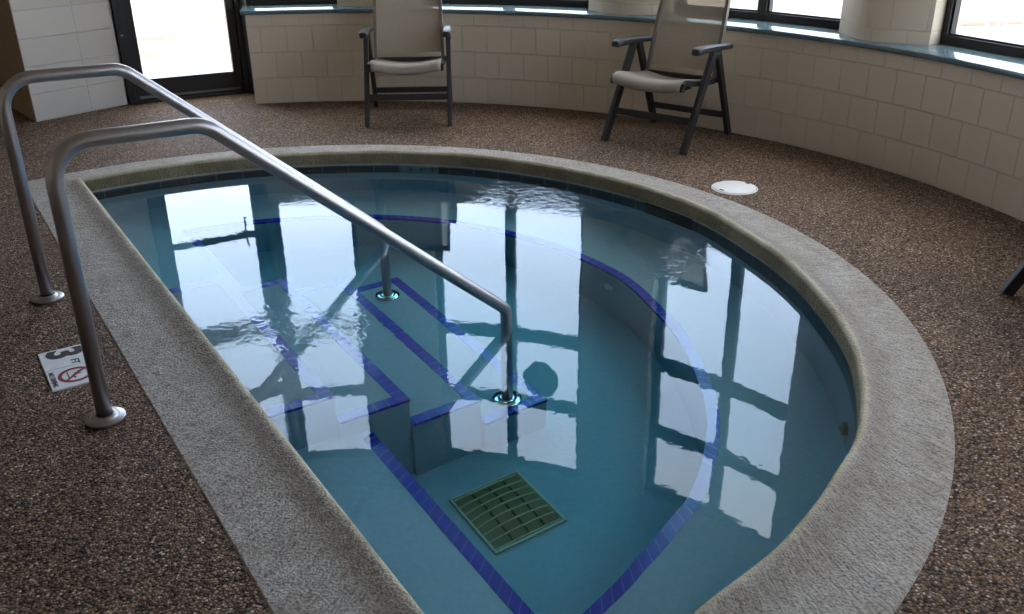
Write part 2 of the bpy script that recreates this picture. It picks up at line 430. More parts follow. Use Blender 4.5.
# waterline tile, leaving the skimmer mouth open
bm = bm_new()
def sk(a, b):
    m_ = ((a[0]+b[0])/2, (a[1]+b[1])/2)
    return m_[0] > CN and A_SK0 < az_pool(*m_) < A_SK1
loft(bm, [(RT, NT, -.063, 1), (RT, NT, -.236, 1)], skip=sk, vmode='length')
for f in bm.faces:
    for l in f.loops:
        uvl = bm.loops.layers.uv.verify(); l[uvl].uv.y = .002 - (l.vert.co.z + .063)*.98
o = ppart('waterline_tile', bm, M['navy'], recalc=False)
bm = bm_new(); loft(bm, [(RT-.002, NT+.002, -.050, 1), (RT-.002, NT+.002, -.069, 1), (RT, NT, -.069, 1)])
ppart('grout_line', bm, simple('pale_grout', (.30, .30, .27), .8, noise=.1, nscale=60))

# basin: walls, bench, floor
bm = bm_new(); loft(bm, [(RT, NT, -.236, 1), (RT, NT, ZB, 1)]); ppart('basin_wall', bm, M['plaster'], smooth=True)
bm = bm_new(); loft(bm, [(RT, NT, ZB, 1), (RB+.012, NB-.012, ZB, 1), (RB+.004, NB-.004, ZB-.004, 1), (RB, NB, ZB-.012, 1), (RB, NB, ZF, 1)]); ppart('bench', bm, M['plaster'], smooth=True)
bm = bm_new(); vs = [bm.verts.new(N(n, t, ZF)) for n, t in outline(RB, NB, 1)]; face(bm, vs); bmesh.ops.triangulate(bm, faces=bm.faces[:])
ppart('pool_floor', bm, M['plaster'])
# blue tile edging of the bench
ST_T0, ST_T1 = 2.92, 4.35
def in_steps(a, b):
    return abs(a[0]-b[0]) < 1e-6 and ST_T0 < (a[1]+b[1])/2 < ST_T1
bm = bm_new(); loft(bm, [(RB-.002, NB+.002, ZB-.03, 1), (RB-.002, NB+.002, ZB+.003, 1), (RB+.050, NB-.050, ZB+.003, 1), (RB+.050, NB-.050, ZB-.002, 1)], skip=in_steps, vmode='length')
ppart('bench_edging', bm, M['cobalt'])['label'] = 'cobalt blue tile edging of the bench'
# steps
STEPS = [(NT, 1.105, -.26, 2.975), (1.105, 1.41, -.46, 2.945), (1.41, 1.735, -.66, 2.925), (1.735, 2.06, -.84, 2.895)]
def strip(bm, n0, n1, t0, t1, z, along):
    L = bm.loops.layers.uv.verify()
    lo, hi = z-.02, z+.003
    c = [(n0, t0), (n1, t0), (n1, t1), (n0, t1)]
    a = [bm.verts.new(N(n, t, lo)) for n, t in c]; b = [bm.verts.new(N(n, t, hi)) for n, t in c]
    fs = [face(bm, b)] + [face(bm, [a[i], a[(i+1) % 4], b[(i+1) % 4], b[i]]) for i in range(4)]
    cc = {}
    for v, p in zip(a+b, c+c): cc[v] = p
    for f in fs:
        for l in f.loops:
            n, t = cc[l.vert]
            l[L].uv = (t, (n-n0)+.02) if along == 't' else (n, (t-t0)+.02)
for k, (n0, n1, z, t0) in enumerate(STEPS):
    t1 = ST_T1 + .004*k
    bm = bm_new(); o_ = N(n0-.001, t0, ZF-.01)
    add_obox(bm, o_, N(n1-n0+.001, 0), N(0, t1-t0), (0, 0, z-ZF+.01), .006)
    s = ppart('step', bm, M['plaster'], smooth=True)
    w = .053
    bm = bm_new(); strip(bm, n1-w, n1+.0015, t0-.0015, t1+.0015, z, 't')
    ppart('nose_edging', bm, M['cobalt'], s)['label'] = 'cobalt blue tile edging along the step nose'
    for (a, b) in ((t0-.0015, t0+w), (t1-w, t1+.0015)):
        bm = bm_new(); strip(bm, n0+.002, n1-w-.001, a, b, z, 'n')
        ppart('side_edging', bm, M['cobalt'], s)['label'] = 'cobalt blue tile edging along the step side'
# water: closed body, its hull sunk into the basin shell
bm = bm_new(); V = loft(bm, [(RT+.006, NT-.006, ZW, 1), (RT+.006, NT-.006, -1.16, 1)])
face(bm, V[0]); face(bm, V[1][::-1])
ppart('water', bm, M['water'])

# skimmer mouth in the tiled wall
def RL(az):
    a = radians(az); f = atan2(sin(a)*-NY + cos(a)*NX, sin(a)*NX + cos(a)*NY)
    return RT + dev(f)
sk_mid = (A_SK0 + A_SK1)/2; RS = RL(sk_mid)
def PA(r, az, z=0.0): return Vector((PC[0]+r*sin(radians(az)), PC[1]+r*cos(radians(az)), z))
sko = empty('skimmer_mouth', PA(RS, sk_mid, -.15)); tag(sko, 'black skimmer opening in the pool tile below the white round deck cover', 'skimmer')
inv = Matrix.Translation(-sko.location)
def curved_plate(a0, a1, z0, z1, d0, d1, m, name):
    b = bm_new(); rows = []
    for i in range(13):
        az = a0+(a1-a0)*i/12
        rows.append([b.verts.new(PA(RL(az)+d, az, z)) for d, z in ((d0, z0), (d0, z1), (d1, z1), (d1, z0))])
    for p, q in zip(rows, rows[1:]):
        for k in range(4): face(b, [p[k], q[k], q[(k+1) % 4], p[(k+1) % 4]])
    face(b, rows[0]); face(b, rows[-1][::-1]); b.transform(inv); build(name, b, m, sko)
curved_plate(A_SK0-.1, A_SK1+.1, -.238, -.062, .0015, .004, M['dark'], 'mouth_shade_panel')  # flat panel closing the mouth; its dark depth is put into the colour
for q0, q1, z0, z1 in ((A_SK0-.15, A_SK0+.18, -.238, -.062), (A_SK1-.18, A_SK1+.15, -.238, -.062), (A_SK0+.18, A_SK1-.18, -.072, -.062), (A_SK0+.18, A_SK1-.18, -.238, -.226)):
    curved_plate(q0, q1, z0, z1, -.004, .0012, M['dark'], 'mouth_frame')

# round skimmer lid on the deck
lidc = Vector((1.312, 5.184, 0))
lid = empty('skimmer_access_cover', lidc); tag(lid, 'round white plastic access cover set in the pebble deck', 'access cover')
bm = bm_new(); add_lathe(bm, (0, 0, 0), [(0, -.01), (.134, -.01), (.134, .003), (.128, .004), (.126, .001)]); build('collar', bm, M['white'], lid, True)
bm = bm_new(); add_lathe(bm, (0, 0, 0), [(.124, -.006), (.124, .006), (.120, .009), (.02, .011), (0, .011)]); build('cover', bm, M['white'], lid, True)
d_ = (Vector((PC[0], PC[1], 0))-lidc).normalized()
for sgn in (-1, 1):
    bm = bm_new(); s_ = Vector((-d_.y, d_.x, 0)); add_obox(bm, d_*(.108*sgn) - s_*.014 - d_*.006 + Vector((0, 0, .0085)), s_*.028, d_*.012, (0, 0, .003), .001)
    build('finger_slot', bm, M['dark'], lid)

# depth marker on the waterline tile (two pale tiles)
def text_bm(body, size, mtx, depth=.001, bold=0.0):
    cu = bpy.data.curves.new('marking', 'FONT'); cu.body = body; cu.size = size; cu.extrude = depth/2; cu.offset = bold; cu.align_x = 'CENTER'; cu.align_y = 'CENTER'
    ob = bpy.data.objects.new('marking', cu); COL.objects.link(ob)
    dg = bpy.context.evaluated_depsgraph_get(); me = bpy.data.meshes.new_from_object(ob.evaluated_get(dg))
    b = bm_new(); b.from_mesh(me); bpy.data.objects.remove(ob); bpy.data.curves.remove(cu); bpy.data.meshes.remove(me)
    bmesh.ops.dissolve_limit(b, angle_limit=.01, verts=b.verts[:], edges=b.edges[:])
    b.transform(mtx); return b
RM = RL(10.6)
dm = empty('depth_marker', PA(RM-.004, 10.6, -.14)); tag(dm, 'pale aqua depth marker tiles on the far pool wall at the waterline', 'depth marker')
inv = Matrix.Translation(-dm.location)
for a0, a1, word in ((7.55, 10.55, '3'), (10.65, 13.65, 'FT')):
    bm = bm_new(); q = []
    for r in (RM+.004, RM-.004):
        q.append([bm.verts.new(PA(r, a0, -.066)), bm.verts.new(PA(r, a1, -.066)), bm.verts.new(PA(r, a1, -.236)), bm.verts.new(PA(r, a0, -.236))])
    for i in range(4): face(bm, [q[0][i], q[0][(i+1) % 4], q[1][(i+1) % 4], q[1][i]])
    face(bm, q[0][::-1]); face(bm, q[1]); bm.transform(inv)
    tl = build('tile', bm, M['aqua'], dm)
    am = (a0+a1)/2; out_ = PA(1, am)-PA(0, am); nrm = -out_; right = Vector((0, 0, 1)).cross(nrm)
    mt = Matrix((( right.x, 0, nrm.x, 0), (right.y, 0, nrm.y, 0), (0, 1, 0, 0), (0, 0, 0, 1)))
    mt.translation = PA(RM-.006, am, -.150)
    b = text_bm(word, .12, mt); b.transform(inv); build('lettering', b, M['black'], tl)

# ------------------------------------------------------------------ floor, ground, ceiling
bm = bm_new()
hole = [N(n, t, 0) for n, t in outline(2.686, .453)]
hv = [bm.verts.new(p) for p in hole]
Q = [W(4.62, a) for a in range(-24, 150, 3)]
far = [N(.70, -2.2), N(-4.2, -2.2), N(-4.2, 10.2), N(.72, 10.2), N(.72, 8.4)]
ov = [bm.verts.new((p.x, p.y, 0)) for p in Q] + [bm.verts.new((p.x, p.y, 0)) for p in far]
es = [bm.edges.new((hv[i], hv[(i+1) % len(hv)])) for i in range(len(hv))] + [bm.edges.new((ov[i], ov[(i+1) % len(ov)])) for i in range(len(ov))]
bmesh.ops.triangle_fill(bm, edges=es, use_beauty=True)
for f in [f for f in bm.faces if all(v in set(hv) for v in f.verts)]: bm.faces.remove(f)
for f in bm.faces:
    if f.normal.z < 0: f.normal_flip()
struct(build('floor', bm, M['agg'], recalc=False), 'brown exposed pebble aggregate pool deck', 'floor')
bm = bm_new()
n_ = 60; a0, a1 = -62, 158
ra = [(W(4.58, a0+(a1-a0)*i/n_, -.03), W(60, a0+(a1-a0)*i/n_, -.03)) for i in range(n_+1)]
rv = [(bm.verts.new(p), bm.verts.new(q)) for p, q in ra]
for (a, b), (c, d) in zip(rv, rv[1:]): face(bm, [a, b, d, c])
for f in bm.faces:
    f.normal_update()
    if f.normal.z < 0: f.normal_flip()
struct(build('ground_outside', bm, M['ground'], recalc=False), 'pale sunlit concrete patio outside the windows', 'ground')
ZC = 3.86
bm = bm_new()
outl = [W(4.6, a) for a in range(-33, 150, 3)] + far[:-1]
add_prism(bm, outl, ZC, ZC+.1)
struct(build('ceiling', bm, M['ceil']))

# ------------------------------------------------------------------ curved wall, sill, piers
bm = bm_new(); add_sector(bm, RW, 4.52, -11.3, 148, -.03, .70, .75)
struct(build('wall_curved', bm, M['block'], smooth=True), 'low curved wall of cream painted concrete block', 'wall')
# sill with a rounded nose
bm = bm_new(); L = bm.loops.layers.uv.verify()
prof = [(4.50, .700), (RW-.012, .700), (RW-.024, .703), (RW-.030, .712), (RW-.030, .724), (RW-.024, .733), (RW-.012, .736), (4.50, .736)]
rings = []
for i in range(161):
    az = -11.75 + (125.2+11.75)*i/160
    rings.append([bm.verts.new(W(r, az, z)) for r, z in prof])
for a, b in zip(rings, rings[1:]):
    for k in range(len(prof)): face(bm, [a[k], b[k], b[(k+1) % len(prof)], a[(k+1) % len(prof)]])
face(bm, rings[0]); face(bm, rings[-1][::-1])
struct(build('trim_1', bm, M['sill'], smooth=True), 'glossy blue-green window sill running along the curved wall', 'window sill')

def pier(c, half, idx):
    bm = bm_new(); L = bm.loops.layers.uv.verify()
    pts = []; s = 0; m_ = 12; us = []
    for i in range(-m_, m_+1):
        u = i/m_; pts.append(W(4.325 - .175*(1-abs(u)**1.5), c+half*u))
    pts += [W(4.46, c+half), W(4.56, c+half), W(4.56, c-half), W(4.46, c-half)]
    for i, p in enumerate(pts):
        us.append(s); s += (pts[(i+1) % len(pts)]-p).length
    us.append(s)
    lo = [bm.verts.new((p.x, p.y, .734)) for p in pts]; hi = [bm.verts.new((p.x, p.y, ZC)) for p in pts]; n = len(pts)
    for i in range(n):
        f = face(bm, [lo[i], lo[(i+1) % n], hi[(i+1) % n], hi[i]])
        for l, q in zip(f.loops, [(us[i], .734), (us[i+1], .734), (us[i+1], ZC), (us[i], ZC)]): l[L].uv = q
    face(bm, lo[::-1]); face(bm, hi)
    struct(build('wall_pier', bm, M['block'], smooth=True), None)
PIERS = [(2.95, 4.55), (30.45, 4.45), (56.75, 4.35), (82.95, 4.45), (110.4, 4.5)]
for i, (c, h) in enumerate(PIERS): pier(c, h, i)
bm = bm_new(); add_sector(bm, 4.30, 4.56, -31, 30.45, 3.57, ZC, 1.0); add_sector(bm, 4.30, 4.56, 30.45, 148, 3.46, ZC, 1.0)
struct(build('wall_header', bm, M['block'], smooth=True))
bm = bm_new(); add_sector(bm, 4.12, 4.56, 124.7, 148, .70, 3.46, 1.0)
struct(build('wall_right', bm, M['block'], smooth=True))

# ------------------------------------------------------------------ windows
def flat(a0, a1, R=4.46):
    """local frame of a flat bay between two azimuths"""
    p, q = W(R, a0), W(R, a1); d = q-p; l = d.length; d.normalize()
    inn = Vector((-d.y, d.x, 0))
    if (Vector((WC[0], WC[1], 0))-p).dot(inn) < 0: inn = -inn
    return p, d, inn, l
ZS, ZH = .735, 3.57
BARS = [(2.06, 2.16), (2.78, 2.875)]
BARS_E = [(2.06, 2.16), (2.75, 2.845)]
def window(idx, a0, a1, mull, label, ZH=3.57, BARS=BARS):
    bm = bm_new(); panes = []
    bays = [(a0, mull), (mull, a1)] if mull else [(a0, a1)]
    for bi, (b0, b1) in enumerate(bays):
        p, d, inn, l = flat(b0, b1)
        def bx(s0, s1, z0, z1, y0=-.035, y1=.04, bev=.003):
            add_obox(bm, p + d*s0 + inn*y0 + Vector((0, 0, z0)), d*(s1-s0), inn*(y1-y0), (0, 0, z1-z0), bev)
        sL = .05 if not (mull and bi == 1) else .036
        sR = .05 if not (mull and bi == 0) else .036
        bx(0, sL, ZS, ZH); bx(l-sR, l, ZS, ZH)
        bx(sL, l-sR, ZS, ZS+.055); bx(sL, l-sR, ZH-.05, ZH)
        zs = [ZS+.055]
        for z0, z1 in BARS: bx(sL, l-sR, z0, z1); zs += [z0, z1]
        zs.append(ZH-.05)
        # slim inner glazing bead
        for k in range(0, len(zs), 2):
            z0, z1 = zs[k], zs[k+1]
            for (s0, s1, q0, q1) in ((sL, sL+.012, z0, z1), (l-sR-.012, l-sR, z0, z1), (sL+.012, l-sR-.012, z0, z0+.012), (sL+.012, l-sR-.012, z1-.012, z1)):
                bx(s0, s1, q0, q1, -.02, .022, 0)
            panes.append((p + d*(sL+.002) + Vector((0, 0, z0+.002)), d*(l-sL-sR-.004), z1-z0-.004, inn))
    fr = struct(build('window_%d' % idx, bm, M['bronze']), label, 'window')
    for (o, v, h, inn) in panes:
        b = bm_new(); vs = [b.verts.new(q) for q in (o, o+v, o+v+Vector((0, 0, h)), o+Vector((0, 0, h)))]; face(b, vs)
        build('pane', b, M['glass'], fr)
window(1, -11.35, -1.6, None, 'narrow window beside the glass door, dark bronze frame')
window(2, 7.5, 26.0, 16.65, 'two-light window behind the left chair, dark bronze frame')
window(3, 34.9, 52.4, 43.8, 'two-light window behind the right chair, dark bronze frame', 3.46, BARS_E)
window(4, 61.0, 78.5, 69.75, 'window at the right edge of the view, dark bronze frame', 3.46, BARS_E)
window(5, 87.4, 105.9, 96.65, None, 3.46, BARS_E)
window(6, 114.9, 124.7, None, None, 3.46, BARS_E)

# ------------------------------------------------------------------ door
DP = Vector((-3.127, 7.645, 0)); DQ = Vector((-2.268, 8.082, 0)); dd = (DQ-DP); DL = dd.length; dd.normalize()
din = Vector((dd.y, -dd.x, 0))       # towards the room
bm = bm_new()
def dbx(bm, s0, s1, z0, z1, y0, y1, bev=.003):
    add_obox(bm, DP + dd*s0 + din*y0 + Vector((0, 0, z0)), dd*(s1-s0), din*(y1-y0), (0, 0, z1-z0), bev)
dbx(bm, -.03, .03, 0, ZH, -.06, .06); dbx(bm, DL-.05, DL+.005, 0, ZH, -.06, .06)
dbx(bm, .03, DL-.05, 2.115, 2.205, -.06, .06); dbx(bm, .03, DL-.05, 2.78, 2.875, -.06, .06); dbx(bm, .03, DL-.05, ZH-.05, ZH, -.06, .06)
door = struct(build('door_1', bm, M['bronze']), 'dark framed glass door at the left end of the curved wall', 'door')
# side filler between door frame and the low wall end
bm = bm_new()
pe = W(4.46, -11.3)
bm2 = bm_new(); add_prism(bm2, [DQ - dd*.01 + din*.06, DQ - dd*.01 - din*.06, W(4.52, -11.3), W(4.40, -11.3)], 0, ZH)
build('jamb_return', bm2, M['bronze'], door)
bm = bm_new(); s0, s1 = .0302, DL-.0502
dbx(bm, s0, s0+.085, .016, 2.114, -.025, .025); dbx(bm, s1-.07, s1, .016, 2.114, -.025, .025)
dbx(bm, s0+.085, s1-.07, .016, .185, -.025, .025); dbx(bm, s0+.085, s1-.07, 2.015, 2.114, -.025, .025)
build('leaf', bm, M['bronze'], door)
def dpane(name, a, b, z0, z1):
    bb = bm_new(); vs = [bb.verts.new(DP+dd*s+Vector((0, 0, z))) for s, z in ((a, z0), (b, z0), (b, z1), (a, z1))]; face(bb, vs); build(name, bb, M['glass'], door)
dpane('pane', s0+.087, s1-.072, .187, 2.013)
dpane('transom_pane', .032, DL-.052, 2.207, 2.778); dpane('transom_pane', .032, DL-.052, 2.877, ZH-.052)
bm = bm_new(); dbx(bm, s0+.03, s1-.04, 1.115, 1.18, .045, .085, .012)
dbx(bm, s0+.02, s0+.07, 1.105, 1.19, .025, .09, .006); dbx(bm, s1-.075, s1-.02, 1.105, 1.19, .025, .09, .006)
build('push_bar', bm, M['bronze'], door)
bm = bm_new()
hp = DP + dd*(s1-.13) - din*.025
add_tube(bm, [hp+Vector((0, 0, 1.01)), hp-din*.05+Vector((0, 0, 1.02)), hp-din*.065+Vector((0, 0, 1.05)), hp-din*.065+Vector((0, 0, 1.24)), hp-din*.05+Vector((0, 0, 1.27)), hp+Vector((0, 0, 1.28))], .011, 12)
build('pull_handle', bm, M['steel'], door, True)
bm = bm_new(); dbx(bm, .005, DL-.04, 0, .018, -.07, .075, .004); build('threshold', bm, M['bronze'], door)
bm = bm_new(); dbx(bm, s0+.03, s1-.03, .032, .052, .026, .032, .002); build('door_sweep', bm, M['sweep'], door)['label'] = 'light metal door sweep'
for z in (.30, .55, 1.5):
    bm = bm_new(); add_lathe(bm, DP+dd*.004+din*.06+Vector((0, 0, z)), [(0, .004), (.006, .003), (.009, 0)], 12, din); build('screw', bm, M['steel'], door)

# ------------------------------------------------------------------ left pillar and return wall coloured brown for its shade
A = Vector((-3.625, 7.004, 0)); B = Vector((-3.150, 7.593, 0)); dr = Vector((-.298, .347, 0)).normalized()
bm = bm_new(); L = bm.loops.layers.uv.verify()
pts = [A, B, Vector((-3.165, 7.70, 0)), Vector((-3.35, 8.05, 0)), A+dr*1.4+Vector((.15, .15, 0)), A+dr*1.35]
us = [0]
for i in range(len(pts)): us.append(us[-1]+(pts[(i+1) % len(pts)]-pts[i]).length)
lo = [bm.verts.new((p.x, p.y, 0)) for p in pts]; hi = [bm.verts.new((p.x, p.y, ZC)) for p in pts]
for i in range(len(pts)):
    j = (i+1) % len(pts)
    f = face(bm, [lo[i], lo[j], hi[j], hi[i]])
    for l, q in zip(f.loops, [(us[i], 0), (us[i+1], 0), (us[i+1], ZC), (us[i], ZC)]): l[L].uv = (q[0]+.085, q[1])
face(bm, lo[::-1]); face(bm, hi)
struct(build('wall_left', bm, M['block_long']), 'cream painted block pillar left of the glass door', 'wall')
bm = bm_new(); off = Vector((-dr.y, dr.x, 0)); off = off if off.dot(Vector((-1, -1, 0))) > 0 else -off
add_prism(bm, [A+dr*.002+off*.001, A+dr*.002+off*.006, A+dr*1.36+off*.006, A+dr*1.36+off*.001], 0, ZC)  # thin skin over the pillar's side, shade put into its brown
struct(build('wall_return', bm, M['brown']), 'wall at the far left edge of the view, its shade painted in dark brown', 'wall')
# unlit lobby behind and to the left of the viewer
def slab(name, p, q, m, th=.12):
    d = (q-p).normalized(); s = Vector((-d.y, d.x, 0)); b = bm_new(); add_prism(b, [p, q, q+s*th, p+s*th], 0, ZC); struct(build(name, b, m))
slab('wall_lobby', N(-4.15, -2.15), N(-4.15, 10.15), M['wall'])
slab('wall_lobby_end', N(-4.1, 10.15), N(.75, 10.15), M['wall'])
slab('wall_back', N(.72, -2.1), N(-4.1, -2.1), M['wall'])
slab('wall_back_return', W(4.3, 147.5), N(.72, -2.15), M['wall'])
slab('wall_far_return', N(.74, 10.1), A+dr*1.3+off*.03, M['brown'])

# ------------------------------------------------------------------ handrails
def fillet(pts, rads, seg=10):
    out = [Vector(pts[0])]
    for i in range(1, len(pts)-1):
        p, a, b = Vector(pts[i]), Vector(pts[i-1]), Vector(pts[i+1])
        u = (a-p).normalized(); v = (b-p).normalized(); ang = u.angle(v); r = rads[i-1]
        k = r/math.tan(ang/2); c = p + (u+v).normalized()*(r/sin(ang/2))
        s, e = p+u*k - c, p+v*k - c
        tot = s.angle(e); ax = s.cross(e).normalized()
        for j in range(seg+1): out.append(c + Matrix.Rotation(tot*j/seg, 3, ax) @ s)
    out.append(Vector(pts[-1])); return out
RR = .0255
def rail(t, label):
    root = empty('pool_handrail', N(.292, t, 0)); tag(root, label, 'handrail', 'pair of pool handrails')
    inv = Matrix.Translation(-root.location)
    n_end = 1.914
    path = fillet([N(.298, t, .004), N(.306, t, .952), N(.772, t, .946), N(n_end, t, -.010), N(n_end, t, -.837)], [.125, .13, .055])
    bm = bm_new(); add_tube(bm, path, RR, 24); bm.transform(inv); build('tube', bm, M['steel'], root, 'all')
    for (n, z) in ((.298, .003), (n_end, -.839)):
        bm = bm_new(); add_lathe(bm, N(n, t, z), [(.0, 0), (.064, 0), (.066, .003), (.066, .010), (.062, .013), (.044, .015), (.040, .020), (.034, .024), (.028, .024), (.026, .012)], 40); bm.transform(inv)
        build('flange', bm, M['chrome'] if z < -.1 else M['steel'], root, True)
rail(2.997, 'nearer stainless steel handrail, post standing next to the floor depth tile')
rail(4.190, 'farther stainless steel handrail, in front of the glass door')

# ------------------------------------------------------------------ floor depth tile "3 FT / no diving"
mk = empty('deck_marker', N(.262, 3.47, .0)); tag(mk, 'white deck tiles with black 3 and no diving symbol by the handrail post', 'depth marker')
inv = Matrix.Translation(-mk.location)
n0, n1 = .178, .346
def frame(nc, tc, z=.0062):     # text right = -t, text up = +n
    r, u = -N(0, 1), N(1, 0); m_ = Matrix(((r.x, u.x, 0, 0), (r.y, u.y, 0, 0), (0, 0, 1, 0), (0, 0, 0, 1))); m_.translation = N(nc, tc, z); return m_
tiles = []
for (t0, t1) in ((3.474, 3.642), (3.302, 3.470)):
    bm = bm_new(); add_obox(bm, N(n0, t0, -.01), N(n1-n0, 0), N(0, t1-t0), (0, 0, .0155), .002); bm.transform(inv); tiles.append(build('tile', bm, M['tilewhite'], mk))
b = text_bm('3', .170, frame(.260, 3.592), bold=.007); b.transform(inv)
bmesh.ops.scale(b, vec=(1, 1, 1), verts=b.verts[:]); build('numeral', b, M['black'], tiles[0])
b = text_bm('FT', .04, frame(.288, 3.500), bold=.0008); b.transform(inv); build('lettering', b, M['black'], tiles[0])
b = text_bm('NO DIVING', .024, frame(.194, 3.386), bold=.0006); b.transform(inv); build('lettering', b, M['black'], tiles[1])
bm = bm_new(); c_ = N(.270, 3.386, .0062); ring = []
for k in range(48):
    a = 2*pi*k/48; dv = N(cos(a), sin(a)); ring.append([bm.verts.new(c_+dv*r+Vector((0, 0, z))) for r, z in ((.046, 0), (.046, .0008), (.060, .0008), (.060, 0))])
for k in range(48):
    a, q = ring[k], ring[(k+1) % 48]
    for j in range(3): face(bm, [a[j], q[j], q[j+1], a[j+1]])
add_bar(bm, c_+N(.035, .035)+Vector((0, 0, .0006)), c_+N(-.035, -.035)+Vector((0, 0, .0006)), .010, .0008, bev=0)
bm.transform(inv); build('prohibition_ring', bm, M['red'], tiles[1])
bm = bm_new(); u_ = N(1, 0); r_ = -N(0, 1); e_ = Vector((0, 0, .0002))
add_lathe(bm, c_+u_*.016-r_*.022, [(0, .0007), (.007, .0007), (.007, 0)], 16)
add_bar(bm, c_+u_*.008-r_*.016+e_, c_-u_*.010+r_*.006+e_, .010, .0007, bev=0)
add_bar(bm, c_+u_*.004-r_*.008+e_, c_+u_*.020-r_*.002+e_, .005, .0007, bev=0)
add_bar(bm, c_-u_*.010+r_*.006+e_, c_-u_*.002+r_*.026+e_, .006, .0007, bev=0)
add_bar(bm, c_-u_*.024-r_*.034+e_, c_-u_*.024+r_*.030+e_, .004, .0007, bev=0)
bm.transform(inv); build('diver_pictogram', bm, M['black'], tiles[1])

# ------------------------------------------------------------------ main drain grate on the pool floor
gc = (1.612, 2.535); gr = empty('drain_grate', N(gc[0], gc[1], ZF)); tag(gr, 'square olive-green slotted drain grate on the pool floor', 'drain grate')
inv = Matrix.Translation(-N(gc[0], gc[1], ZF)); GA, GB = .160, .174
def dome(a, b_): return ZF + .012 + .030*max(0, 1-(a/GA)**2)*max(0, 1-(b_/GB)**2)
bm = bm_new()
for s in (-1, 1):
    add_obox(bm, N(gc[0]+s*GA-.006, gc[1]-GB-.006, ZF), N(.012, 0), N(0, 2*GB+.012), (0, 0, .016), .003)
    add_obox(bm, N(gc[0]-GA+.006, gc[1]+s*GB-.006, ZF), N(2*GA-.012, 0), N(0, .012), (0, 0, .016), .003)
bm.transform(inv); build('frame', bm, M['gratefr'], gr)['label'] = 'pale square rim'
bm = bm_new(); add_obox(bm, N(gc[0]-GA+.01, gc[1]-GB+.01, ZF), N(2*GA-.02, 0), N(0, 2*GB-.02), (0, 0, .005)); bm.transform(inv); build('sump', bm, M['gratehole'], gr)
bm = bm_new()
def ribbon(pa, w, h, ax):
    prev = None
    for (a, b_) in pa:
        z = dome(a, b_); q = []
        for s, dz in ((-1, 0), (1, 0), (1, -h), (-1, -h)):
            q.append(bm.verts.new(N(gc[0]+a+(s*w if ax == 'n' else 0), gc[1]+b_+(s*w if ax == 't' else 0), z+dz)))
        if prev:
            for k in range(4): face(bm, [prev[k], q[k], q[(k+1) % 4], prev[(k+1) % 4]])
        else: face(bm, q[::-1])
        prev = q
    face(bm, prev)
NS = 37
for i in range(NS):                      # fine slats, in four bays with a dark gap between
    a = -GA+.012 + (2*GA-.024)*i/(NS-1)
    if i % 9 == 0 and 0 < i < NS-1: continue
    ribbon([(a, -GB+.008+(2*GB-.016)*k/14) for k in range(15)], .0019, .006, 'n')
bm.transform(inv); build('slatted_grille', bm, M['grate'], gr)
bm = bm_new()
for i in range(8):                       # bowed cross ribs
    t = -GB+.014 + (2*GB-.028)*i/7
    ribbon([(-GA+.008+(2*GA-.016)*k/14, t) for k in range(15)], .0024, .009, 't')
bm.transform(inv); build('cross_ribs', bm, M['graterib'], gr)

# ------------------------------------------------------------------ fittings in the pool wall
def fitting(name, p, axis, r, m, label, cat):
    root = empty(name, p); tag(root, label, cat)
    bm = bm_new(); add_lathe(bm, (0, 0, 0), [(0, -.01), (r, -.01), (r, .006), (r*.85, .012), (r*.5, .013), (r*.48, .006)], 32, axis); build('collar', bm, m, root, True)
    bm = bm_new(); add_lathe(bm, (0, 0, 0), [(r*.47, .002), (r*.46, .012), (r*.3, .018), (r*.22, .018), (r*.2, .008), (0, .008)], 24, axis); build('eyeball', bm, m, root, True)
ax_ = -Vector((2.297, -.565, 0)).normalized()
fitting('return_inlet', Vector((PC[0], PC[1], -.44)) - ax_*(RT-.020), ax_, .036, M['brassy'], 'small tarnished round inlet on the right pool wall under water', 'pool inlet')
ax_ = -Vector((1.583, 1.054, 0)).normalized()
fitting('bench_jet', Vector((PC[0], PC[1], -.80)) - ax_*(RB+.026), ax_, .035, M['white'], 'small pale round jet in the far bench face under water', 'pool jet')

